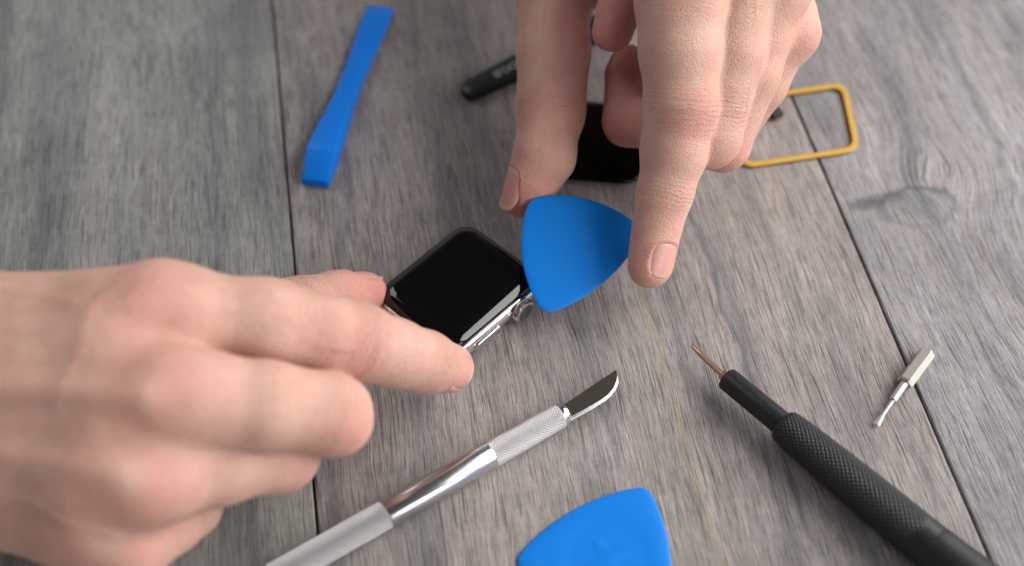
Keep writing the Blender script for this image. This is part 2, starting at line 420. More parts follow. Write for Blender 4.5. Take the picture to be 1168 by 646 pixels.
# ---------------------------------------------------------------- guitar-pick shaped opening tools
def pick_outline(side, bulge=.10, rr=7):
    R0 = side/math.sqrt(3); cs = [np.array((R0*math.cos(a), R0*math.sin(a))) for a in (math.pi/2, math.pi/2+2*math.pi/3, math.pi/2+4*math.pi/3)]
    pts = []
    for i in range(3):
        a, b = cs[i], cs[(i+1) % 3]; m = (a+b)/2; n = m/np.linalg.norm(m)
        for j in range(60):
            f = j/60; pts.append(a*(1-f)+b*f+n*side*bulge*4*f*(1-f))
    p = np.array(pts); kk = np.hanning(2*rr+3)[1:-1]; kk /= kk.sum()
    out = np.zeros_like(p)
    for i, w in enumerate(kk): out += w*np.roll(p, i-rr, axis=0)
    return out
def build_pick(corners, label, name, emblem=False, bend=0., th=.085, bulge=.10):
    """corners: three world points of the outline's (unrounded) triangle"""
    A, B, Cc = (np.asarray(c, float) for c in corners)
    cen = (A+B+Cc)/3
    # affine map from the unit outline: corners at 90, 210, 330 degrees
    side = 1.; o2 = pick_outline(1., bulge, 7 if emblem else 10); R0 = 1/math.sqrt(3)
    k = [np.array((R0*math.cos(a), R0*math.sin(a))) for a in (math.pi/2, math.pi/2+2*math.pi/3, math.pi/2+4*math.pi/3)]
    Mx = np.linalg.inv(np.stack([k[0]-k[2], k[1]-k[2]], 1)); T = np.stack([A-Cc, B-Cc], 1)@Mx
    up = nrm(np.cross(B-A, Cc-A)); up = up if up[2] > 0 else -up
    t = thing(name, (cen[0], cen[1], min(A[2], B[2], Cc[2])), label, 'opening pick', group='blue opening picks')
    def loop(scale, h):
        q = o2*scale; w = (T@q.T).T+cen+up*h
        if bend: w = w+up*(bend*((q**2).sum(1)))[:, None]
        return w
    h = th/2
    lo = [loop(.05, -h), loop(.5, -h), loop(.86, -h), loop(.955, -h*.75), loop(.99, -h*.4), loop(1., 0), loop(.99, h*.4), loop(.955, h*.75), loop(.86, h)]
    if emblem:
        # round recess with the screw-head emblem standing up inside it
        n = len(o2); s0 = np.array([math.atan2(p[1], p[0]) for p in o2])
        circ = lambda r, z: (T@(np.stack([np.cos(s0), np.sin(s0)], 1)*r).T).T+cen+up*z
        lo += [circ(.262, h), circ(.245, h-.008), circ(.22, h-.009), circ(.1, h-.009)]
    else:
        lo += [loop(.5, h), loop(.05, h)]
    rings('plate', lo, M['blue_pick'], t, sharp=70)
    if emblem:
        pts = []
        for q in range(4):
            a = math.radians(62+90*q)
            for da, r in ((-45, .060), (-24, .095), (-16, .15), (16, .15), (24, .095)):
                pts.append((r*math.cos(a+math.radians(da)), r*math.sin(a+math.radians(da))))
        e2 = np.array(pts)
        em = [(T@(e2*s).T).T+cen+up*z for s, z in ((1., h-.03), (1., h-.006), (.92, h-.003))]
        rings('embossed_emblem', em, M['blue_pick'], t, sharp=70)
    return t
pA = P(604, 225, 2.35); pB = P(735, 263, 1.70); pC = P(621, 360, .80)
build_pick((pA, pB, pC), 'blue plastic triangular pick held by its corners and pushed into the watch edge', 'opening_pick', th=.07, bulge=.118)
u = P(585, 640, .05); v = P(739, 554, .05)
d = v-u; w = (u+v)/2+np.array((d[1], -d[0], 0))*math.sqrt(3)/2
build_pick((u, v, w), 'blue triangular pick with a round emblem lying flat by the bottom edge', 'opening_pick', emblem=True, bulge=.10)

# ---------------------------------------------------------------- blue pry bar
def build_pry():
    p0 = P(360, 213, 0); p1 = P(435, 10, 0); L = np.linalg.norm(p1-p0); ax, s, _ = frame_of(p1-p0)
    t = thing('pry_tool', (p0+p1)/2, 'slim blue plastic pry bar with a thick wedge end lying at the upper left', 'pry tool')
    st = [(0, .88, .0, .20), (.03, .93, 0, .28), (.9, 1.0, 0, .80), (1.0, 1.0, 0, .83), (1.5, .98, 0, .80), (2.6, .90, 0, .66), (3.8, .74, 0, .56), (5.0, .72, 0, .50), (6.2, .80, 0, .42), (7.4, .96, 0, .32), (8.4, 1.02, 0, .20), (L-.04, 1.0, 0, .12), (L, .97, .02, .08)]
    rs = []
    for a, w_, z0, z1 in st:
        c = .09 if z1 > .3 else (z1-z0)*.3; h = w_/2
        q = [(-h, z0+c*.5), (-h, z1-c), (-h+c*.3, z1-c*.3), (-h+c, z1), (h-c, z1), (h-c*.3, z1-c*.3), (h, z1-c), (h, z0+c*.5), (h-c*.5, z0), (-h+c*.5, z0)]
        rs.append(np.array([p0+ax*a+s*x+np.array((0, 0, z+.004)) for x, z in q]))
    o = rings('bar', rs, M['blue'], t, sharp=38)
build_pry()

# ---------------------------------------------------------------- craft knife
def build_knife():
    a = P(640, 474, .41); b = P(440, 587, .41); ax, s, up = frame_of(b-a); a = a+ax*.03
    t = thing('craft_knife', (*P(480, 560, 0)[:2], 0), 'silver craft knife with knurled grips and a bare pointed blade', 'craft knife')
    Lf = np.linalg.norm(P(560, 518, .41)-a); Lb = np.linalg.norm(b-a)
    r = .405
    def kn(pitch, amp, n):
        def f(q, th):
            u = q*2*math.pi/pitch
            return amp*(abs(math.sin((n*th+u)/2))*abs(math.sin((n*th-u)/2))-.4)
        return f
    lathe('chuck_nose', a, b, [(-.22, .22), (-.21, .28), (-.15, .325), (-.06, .335), (.04, .335)], M['steel'], t)
    lathe('front_grip', a, b, fine([(-.05, .30), (.02, .345), (.08, .365), (Lf-.06, r-.01), (Lf, r-.03)], .018), M['knurl'], t, seg=96, twist=-math.pi/2)
    lathe('barrel', a, b, [(Lf-.02, r-.06), (Lf, r-.035), (Lf+.04, r-.012), (Lb-.04, r-.012), (Lb, r-.035), (Lb+.02, r-.06)], M['alu'], t)
    Le = np.linalg.norm(P(306, 658, .41)-a)
    lathe('rear_grip', a, b, fine([(Lb, r-.03), (Lb+.05, r), (Le-.1, r), (Le-.03, r-.03)], .018), M['knurl_rear'], t, seg=96, twist=-math.pi/2)
    lathe('end_cap', a, b, [(Le-.05, r-.05), (Le, r-.03), (Le+.09, r-.03), (Le+.13, r-.07), (Le+.135, .05)], M['steel_soft'], t)
    # blade: flat + ground bevel
    fl = [(632, 469), (703, 421.7), (704, 428), (703.4, 434), (700, 442.5), (694.5, 449.5), (688, 454.5), (669.7, 465.4), (641, 480.5)]
    ed = [(632, 469), (703, 421.2), (705.2, 429), (705.6, 436.3), (702.2, 444.6), (697, 451.5), (690.3, 457.5), (671.8, 469), (642.5, 485.5)]
    nd = a-ax*.30
    def blade_loops(z_f, z_e, zb):
        top = np.array([P(u_, v_, z_f) for u_, v_ in fl]); mid = np.array([P(u_, v_, z_e) for u_, v_ in ed])
        bot = mid.copy(); bot[:, 2] = zb
        return top, mid, bot
    top, mid, bot = blade_loops(.44, .395, .375)
    V = np.vstack([top, mid, bot]); n = len(top)
    o = mesh('blade', V, [tuple(range(n)), tuple(range(2*n, 3*n))]+[(n+i, n+(i+1) % n, 2*n+(i+1) % n, 2*n+i) for i in range(n)]+[(0, n-1, 2*n-1, n), (0, 1, n+1, n)], M['blade'], t, smooth=False)
    # the ground edge as its own strip, so it catches the light
    idx = list(range(1, n)); V2 = np.vstack([top[idx], mid[idx]]); m = len(idx)
    mesh('cutting_edge', V2, [(i, i+1, m+i+1, m+i) for i in range(m-1)], M['edge'], o, smooth=False)
build_knife()

# ---------------------------------------------------------------- precision screwdriver
def build_driver():
    a = P(828, 431, .62); far = P(1060, 622, .70); ax = nrm(far-a)
    t = thing('screwdriver', (*P(960, 540, 0)[:2], 0), 'black precision screwdriver with a diamond textured grip and bronze tip', 'screwdriver')
    e = a+ax
    L1 = np.linalg.norm(P(893, 483, .62)-a)
    lathe('barrel', a, e, [(0, .22), (.0, .30), (.03, .335), (.08, .352), (L1+.15, .36)], M['black'], t)
    def dd(q, th):
        if q < L1+.35 or q > L1+5.15: return 0
        f = min(1, (q-L1-.35)/.3, (L1+5.15-q)/.3); u_ = q*2*math.pi/.21; n = 24
        return -f*.034*max(0, math.cos((n*th+u_)/2)*math.cos((n*th-u_)/2))**1.0*2*.6
    g = [(L1-.02, .30), (L1+.0, .42), (L1+.08, .485), (L1+.22, .52), (L1+.6, .55), (L1+2.0, .60), (L1+3.6, .635), (L1+5.2, .645)]
    lathe('textured_grip', a, e, fine(g, .1), M['dimple'], t, seg=96, twist=-math.pi/2)
    lathe('rear_handle', a, e, fine([(L1+5.18, .60), (L1+5.2, .645), (L1+5.24, .655), (L1+5.9, .68), (L1+6.8, .74), (L1+7.8, .80), (L1+9.2, .80), (L1+9.5, .72)], .2), M['black_grip'], t)
    lathe('swivel_cap', a, e, [(L1+9.52, .5), (L1+9.53, .66), (L1+9.7, .7), (L1+10.0, .68), (L1+10.1, .6)], M['black'], t)
    tip = P(788.5, 394, .52); bx = nrm(a-tip); bl = np.linalg.norm(a-tip)
    b = lathe('bit_socket', tip, a, [(bl-.16, .12), (bl-.15, .18), (bl+.1, .20)], M['bronze'], t, seg=6, sharp=20)
    def cross(q, th): return -.022*abs(math.sin(2*th))**.6*max(0, 1-q/.42) if q < .42 else 0
    lathe('bit', tip, a, fine([(0, .02), (.05, .045), (.34, .082), (.42, .092), (bl-.2, .095), (bl-.1, .12)], .03), M['bronze'], t, seg=32, sharp=50)
build_driver()

# ---------------------------------------------------------------- loose hex bit
def build_bit():
    a = P(1058.5, 401.5, .215); b = P(1031.5, 438, .215); ax = nrm(b-a); L1 = np.linalg.norm(b-a)
    t = thing('screwdriver_bit', (*((a+b)/2)[:2], 0), 'small loose silver hex bit with a thin flat tip lying across the seam', 'screwdriver bit')
    lathe('hex_shank', a, b, [(0, .18), (.05, .25), (L1-.05, .252), (L1, .21)], M['nickel'], t, seg=6, sharp=20, twist=math.radians(10))
    e = P(999.5, 484.5, .12); d2 = e-b; L2 = np.linalg.norm(d2)
    lathe('neck', b-ax*.02, e, [(0, .13), (L2*.42, .125), (L2*.44, .10)], M['nickel'], t, seg=32)
    q0 = b+nrm(d2)*L2*.42
    ax2, s, u_ = frame_of(d2)
    rs = []
    for f, w_, h in ((0, .07, .07), (.35, .058, .058), (.6, .055, .05), (.78, .085, .03), (.97, .095, .014), (1., .085, .008)):
        c = q0+(e-q0)*f
        rs.append(np.array([c+s*w_*math.cos(k*math.pi/8)+u_*h*math.sin(k*math.pi/8) for k in range(16)]))
    rings('flat_tip', rs, M['nickel'], t)
build_bit()

# ---------------------------------------------------------------- gold sensor frame
def build_frame():
    BR = P(981.5, 172, .1); TR = P(964.5, 94, .1); BL = P(844, 192.5, .1); TL = TR+BL-BR
    cen = (BR+TL)/2; cen[2] = 0
    ex = nrm(BR-BL); ey = nrm(TR-BR); L = np.linalg.norm(BR-BL); W = np.linalg.norm(TR-BR)
    t = thing('gasket_frame', cen, 'thin gold rounded rectangular gasket frame lying beyond the knuckles', 'gasket')
    def loop(ins, z):
        q = rrect(L-2*ins, W-2*ins, .62-ins*.8)
        return np.array([cen+ex*a+ey*b+np.array((0, 0, z)) for a, b in q])
    def ring(name, o_, i_, z0, z1, mat, bev=.0):
        lo = [loop(o_, z0), loop(o_, z1-bev), loop(o_+bev, z1), loop(i_-bev, z1), loop(i_, z1-bev), loop(i_, z0), loop(o_, z0)]
        rings(name, lo, mat, t, caps=(False, False), sharp=40)
    ring('adhesive_layer', .02, .19, .0, .062, M['rubber'])
    ring('gold_layer', .0, .20, .064, .125, M['gold'], .012)
    # flex tail with its connector
    c = P(884, 129, .16); tail = BL+(TL-BL)*.62+ex*.08; tail[2] = .10
    box('flex_cable', (c+tail)/2+np.array((0, 0, -.015)), (c-tail)/2*1.0, nrm(np.cross((0, 0, 1), c-tail))*.14, (0, 0, .018), M['amber'], t, .006)
    box('connector', c+np.array((0, 0, .02)), (.20, .10, 0), (-.10, .20, 0), (0, 0, .10), M['rubber'], t, .02)
    box('connector_pad', P(886, 133, .08), (.20, .05, 0), (-.04, .12, 0), (0, 0, .02), M['amber'], t, .006)
build_frame()

# ---------------------------------------------------------------- removed display panel
def build_panel():
    org = P(684, 166, 0); org[2] = 0; ang = math.radians(90-7)
    t = thing('display_panel', org, 'glossy black watch display panel lying loose under the reaching fingers', 'display panel')
    def R(i, z): return place(rrect(3.7-2*i, 3.3-2*i, .95-i), z, org, ang)
    rings('glass', [R(.10, .13), R(.01, .15), R(0, .2), R(.03, .26), R(.12, .32), R(.28, .36), R(.45, .37)], M['panel'], t, sharp=60)
    rings('backing', [R(.22, .0), R(.2, .01), R(.2, .128)], M['rubber'], t)
build_panel()

# ---------------------------------------------------------------- black tweezers
def build_tweezers():
    p0 = P(528, 108, .2); pd = P(590, 79, .2); ax, s, _ = frame_of(pd-p0); L = 11.6
    t = thing('tweezers', (*p0[:2], 0), 'black tweezers with pale lettering, rounded end showing left of the thumb', 'tweezers')
    def arm(name, z0, z1, hump):
        rs = []
        for f in np.r_[np.linspace(0, 1, 14)**2*.04, np.linspace(.045, 1, 34)]:
            a = f*L
            w_ = .44*min(1, math.sqrt(max(0., 1-(1-min(1, a/.42))**2))+.02) if a < .42 else (.44+.05*math.sin(min(1, (a-.42)/5)*math.pi) if f < .5 else .45*(1-(f-.5)/.5)**.8+.03)
            zc = z0+(z1-z0)*math.sin(min(1, f/.75)*math.pi/2) if f < .75 else z1+(.21-z1)*((f-.75)/.25)**.7*.9
            h = .06
            q = [(-w_, -h*.5), (-w_, h*.5), (-w_+min(.04, w_*.3), h), (w_-min(.04, w_*.3), h), (w_, h*.5), (w_, -h*.5), (w_-min(.04, w_*.3), -h), (-w_+min(.04, w_*.3), -h)]
            rs.append(np.array([(p0[0], p0[1], 0)+ax*a+s*x*.95+np.array((0, 0, zc+z)) for x, z in q]))
        return rings(name, rs, M['black'], t, sharp=50)
    a1 = arm('arm', .28, .62, 1); arm('arm', .15, .07, 0)
    cu = bpy.data.curves.new('lettering', 'FONT'); cu.body = 'IFIXIT'; cu.size = .50*S; cu.extrude = .002*S
    tmp = bpy.data.objects.new('tmp', cu); COL.objects.link(tmp)
    dg = bpy.context.evaluated_depsgraph_get(); me = bpy.data.meshes.new_from_object(tmp.evaluated_get(dg)); bpy.data.objects.remove(tmp)
    o = bpy.data.objects.new('lettering', me); COL.objects.link(o); me.materials.clear(); me.materials.append(M['ink']); o.parent = a1
    st = np.array((p0[0], p0[1], 0))+ax*1.25+s*(-.23)
    y_ = -s if (-s)[1] > 0 else s
    st = np.array((p0[0], p0[1], 0))+ax*1.30-y_*.20
    mt = Matrix([(ax[0], y_[0], 0, 0), (ax[1], y_[1], 0, 0), (0, 0, 1, 0), (0, 0, 0, 1)])
    me.transform(mt)
    zz = .28+.34*math.sin(1.6/L/.75*math.pi/2)+.075
    sl = .34*math.cos(.2)*math.pi/2/(L*.75)
    for v_ in me.vertices:
        p = np.array(v_.co[:])/S; along = p@ax
        v_.co = Vector(((p[0]+st[0]-p0[0])*S, (p[1]+st[1]-p0[1])*S, (p[2]+zz+(along-.3)*sl)*S))
build_tweezers()

# ================================================================ hands
def sd_cone(p, a, b, ra, rb):
    ab = b-a; L2 = max(1e-9, float(ab@ab)); t = np.clip(((p-a)@ab)/L2, 0, 1)
    q = p-(a+t[:, None]*ab)
    return np.sqrt((q*q).sum(1))-(ra+t*(rb-ra))
def smin(a, b, k):
    h = np.maximum(k-np.abs(a-b), 0)/k
    return np.minimum(a, b)-h*h*k*.25
class Hand:
    def __init__(s): s.fingers = []; s.palm = []; s.extra = []
    def eval(s, p):
        d = np.full(len(p), 9.); pal = None
        for a, b, ra, rb, k in s.palm:
            e = sd_cone(p, a, b, ra, rb); pal = e if pal is None else smin(pal, e, k)
        out = pal.copy()
        for ch, k, kp in s.fingers:
            f = None
            for (a, ra), (b, rb) in zip(ch[:-1], ch[1:]):
                e = sd_cone(p, a, b, ra, rb); f = e if f is None else smin(f, e, k)
            out = smin(out, smin(pal, f, kp), .10)
        for a, b, ra, rb, k in s.extra: out = smin(out, sd_cone(p, a, b, ra, rb), k)
        return out
def surface_nets(hand, lo, hi, h=.07):
    lo = np.asarray(lo, float); n = (np.ceil((np.asarray(hi)-lo)/h/4).astype(int))*4
    cn = n//4
    g = np.stack(np.meshgrid(*[np.arange(c)+.5 for c in cn], indexing='ij'), -1).reshape(-1, 3)*h*4+lo-h*.5
    dc = hand.eval(g).reshape(cn)
    D = np.repeat(np.repeat(np.repeat(dc, 4, 0), 4, 1), 4, 2).astype(np.float64)
    near = np.abs(D) < h*4*1.4+.12
    ii = np.argwhere(near); val = np.empty(len(ii))
    for s0 in range(0, len(ii), 200000): val[s0:s0+200000] = hand.eval(ii[s0:s0+200000]*h+lo)
    D[near] = val
    ins = D < 0
    # cells that the surface crosses
    c8 = [ins[i:n[0]-1+i, j:n[1]-1+j, k:n[2]-1+k] for i in (0, 1) for j in (0, 1) for k in (0, 1)]
    cnt = sum(c.astype(np.int8) for c in c8); act = (cnt > 0) & (cnt < 8)
    cells = np.argwhere(act); idx = -np.ones(act.shape, int); idx[act] = np.arange(len(cells))
    acc = np.zeros((len(cells), 3)); num = np.zeros(len(cells))
    corners = [np.array(c) for c in ((0, 0, 0), (1, 0, 0), (0, 1, 0), (1, 1, 0), (0, 0, 1), (1, 0, 1), (0, 1, 1), (1, 1, 1))]
    for a in range(8):
        for ax in range(3):
            if corners[a][ax]: continue
            ca = corners[a]; cb = ca.copy(); cb[ax] = 1
            va = D[tuple((cells+ca).T)]; vb = D[tuple((cells+cb).T)]
            m = (va < 0) != (vb < 0); t = np.where(m, va/np.where(m, va-vb, 1), 0)
            pt = ca+np.zeros((len(cells), 3)); pt[:, ax] = t
            acc[m] += pt[m]; num[m] += 1
    V = lo+(cells+acc/num[:, None])*h
    Q = []
    for ax in range(3):
        sl0 = [slice(1, n[q]-1) for q in range(3)]; sl1 = list(sl0); sl0[ax] = slice(0, n[ax]-1); sl1[ax] = slice(1, n[ax])
        A = ins[tuple(sl0)]; B = ins[tuple(sl1)]; e = np.argwhere(A != B)
        st = np.array([1, 1, 1]); st[ax] = 0; e = e+st
        o1, o2 = [q for q in range(3) if q != ax]
        if ax == 1: o1, o2 = o2, o1
        def g_(d1, d2):
            c = e.copy(); c[:, o1] -= d1; c[:, o2] -= d2; return idx[tuple(c.T)]
        Q.append(np.stack([g_(0, 0), g_(1, 0), g_(1, 1), g_(0, 1)], 1))
    Q = np.vstack(Q)
    Q = Q[(Q >= 0).all(1)]
    # pull vertices on to the true surface
    for _ in range(2):
        d = hand.eval(V); gr = grad(hand, V); V = V-gr*d[:, None]*.8
    return V, Q
def grad(hand, p, e=.03):
    g = np.stack([hand.eval(p+np.eye(3)[i]*e)-hand.eval(p-np.eye(3)[i]*e) for i in range(3)], 1)
    return g/np.maximum(1e-6, np.linalg.norm(g, axis=1))[:, None]

def build_hand(name, label, fingers, palm, extra, joints, reds, pales, nails, lo, hi, base, veins=()):
    H = Hand(); H.fingers = fingers; H.palm = palm; H.extra = extra
    V, Q = surface_nets(H, lo, hi)
    nor = grad(H, V)
    # slow unevenness: flesh is never a perfect cone
    ph = rng.uniform(0, 6.28, (10, 3)); amp = np.zeros(len(V))
    for i in range(10):
        kdir = rng.normal(size=3); kdir *= (1.1+.35*i)/np.linalg.norm(kdir)
        amp += np.sin(V@kdir+ph[i, 0])/(1.1+.35*i)
    V = V+nor*(amp*.020)[:, None]
    for path, am, wd_ in veins:                      # veins and tendons: low ridges that run under the skin
        q = [np.asarray(a, float) for a in path]; pts = []
        for a, b in zip(q[:-1], q[1:]): pts += [a+(b-a)*f for f in np.linspace(0, 1, 24)]
        pts = np.array(pts)
        for _ in range(12): pts = pts-grad(H, pts)*(H.eval(pts)*.8)[:, None]
        best = np.full(len(V), 9.)
        for a in pts: best = np.minimum(best, ((V-a)**2).sum(1))
        L_ = np.exp(-best/(wd_*1.35)**2); V = V+nor*(am*.5*L_)[:, None]
    red = np.zeros(len(V)); wr = np.zeros(len(V)); al = np.zeros(len(V)); pl = np.zeros(len(V))
    for c, ax, dz, r, w in joints:                  # position, finger direction, dorsal direction, radius, strength
        q = V-c; a = q@ax; lat = np.linalg.norm(q-a[:, None]*ax, axis=1)
        wt = w*np.exp(-(a/(.42*r+.12))**2)*np.clip((nor@dz)*1.2+.15, 0, 1)*(lat < r*1.6)
        m = wt > wr; wr[m] = wt[m]; al[m] = a[m]
        # a soft pouch and two real folds over the knuckle
        f = np.exp(-(a/.34)**2)*np.clip(nor@dz, 0, 1)*(lat < r*1.6)*w
        V = V+nor*(f*.014*np.sin(a*15+1.3))[:, None]
    for c, r, w in reds: red = np.maximum(red, w*np.exp(-((V-c)**2).sum(1)/r**2))
    for c, r, w in pales: pl = np.maximum(pl, w*np.exp(-((V-c)**2).sum(1)/r**2))
    nail_meshes = []
    for c, ax, nz, wd, ln, cr in nails:
        ax = nrm(ax); nz = nrm(np.asarray(nz, float)-ax*(np.asarray(nz, float)@ax)); sd = np.cross(nz, ax)
        # seat: press the skin down inside the nail's outline
        q = V-c; a = q@ax; b = q@sd; hgt = q@nz
        e = (np.abs(a/(ln/2))**3.2+np.abs(b/(wd/2))**2.8)
        m = (hgt > -.35) & (nor@nz > .02)
        rim = np.exp(-((e**(1/3.)-1.10)/.12)**2)*m*np.where(a > ln*.35, 0, 1)
        V = V-nor*(.050*np.clip((1.06-e)/.25, 0, 1)*m)[:, None]+nor*(.026*rim)[:, None]
        red = np.maximum(red, .55*rim)
        # the plate: march to the skin, ride it a little higher towards the free edge
        nu, nv = 17, 21; P0 = []; UV = []
        for j in range(nv):
            for i in range(nu):
                fu = -1+2*i/(nu-1); fv = -1+2*j/(nv-1)
                # square to superellipse
                k_ = (abs(fu)**3+abs(fv)**3)**(1/3.) if (fu or fv) else 1; mx = max(abs(fu), abs(fv)); sc = mx/k_ if k_ else 1
                P0.append((fv*sc*ln/2, fu*sc*wd/2, fv)); UV.append(((fu+1)/2, (fv*sc+1)/2))
        P0 = np.array(P0); pt = c+ax*P0[:, :1]+sd*P0[:, 1:2]+nz*1.2
        for _ in range(60):
            d = H.eval(pt); pt = pt-nz*np.clip(d*.7, -.02, .2)[:, None]
        over = np.clip((P0[:, 2]-.75)/.25, 0, 1)
        hh = ((pt-c)@nz); hh = np.maximum(hh, hh.max()-.42); fit = np.polyfit(P0[:, 1]**2, hh, 1); fitv = np.polyval(fit, P0[:, 1]**2)
        lin = np.linalg.lstsq(np.c_[P0[:, 0], P0[:, 0]**2, P0[:, 1]**2, P0[:, 1], np.ones(len(P0))], hh, rcond=None)[0]
        sm = np.c_[P0[:, 0], P0[:, 0]**2, P0[:, 1]**2, P0[:, 1], np.ones(len(P0))]@lin
        hz = sm*.5+hh*.5+over*.004-.018
        edge = np.clip((np.maximum(np.abs(P0[:, 1])/(wd/2), np.abs(P0[:, 0])/(ln/2)*.98)-.86)/.14, 0, 1)*(P0[:, 2] < .9)
        hz = hz-.035*edge**2
        top = c+ax*P0[:, :1]+sd*P0[:, 1:2]+nz*hz[:, None]; bot = top-nz*.035
        nn = nu*nv; Fc = []
        for j in range(nv-1):
            for i in range(nu-1):
                a_ = j*nu+i; Fc.append((a_, a_+1, a_+nu+1, a_+nu)); Fc.append((nn+a_, nn+a_+nu, nn+a_+nu+1, nn+a_+1))
        rimi = [i for i in range(nu)]+[j*nu+nu-1 for j in range(1, nv)]+[(nv-1)*nu+i for i in range(nu-2, -1, -1)]+[j*nu for j in range(nv-2, 0, -1)]
        for i in range(len(rimi)):
            a_, b_ = rimi[i], rimi[(i+1) % len(rimi)]; Fc.append((a_, b_, nn+b_, nn+a_))
        nail_meshes.append((np.vstack([top, bot]), Fc, UV+UV))
    o = mesh(name, V, Q, M['skin'], base=base)
    bm = bmesh.new(); bm.from_mesh(o.data)
    bmesh.ops.smooth_vert(bm, verts=bm.verts, factor=.35, use_axis_x=True, use_axis_y=True, use_axis_z=True)
    bm.to_mesh(o.data); bm.free()
    for nm, arr in (('redness', red), ('wrinkle', wr), ('along', al), ('pale', pl)):
        a = o.data.attributes.new(nm, 'FLOAT', 'POINT'); a.data.foreach_set('value', arr.astype(np.float32))
    tag(o, label, 'hand', group='hands working on the watch')
    for nv_, nf_, nuv in nail_meshes: mesh('fingernail', nv_, nf_, M['nail'], o, uv=nuv)
    return o
def chain(*pts): return [(np.asarray(p if len(p) == 3 else P(*p[:3]), float), r) for p, r in pts]
def X(*t):                       # (u, v, z, r) in photo pixels and cm -> (point, radius)
    return [(P(u, v, z), r) for u, v, z, r in t]
CAMD = nrm((0, -.61, .79))
def joint(ch, i, dz, w=1., rs=1.):
    c = ch[i][0]; ax = nrm(ch[i+1][0]-ch[i-1][0]); dz = nrm(np.asarray(dz, float)-ax*(np.asarray(dz, float)@ax))
    return (c, ax, dz, ch[i][1]*rs, w)

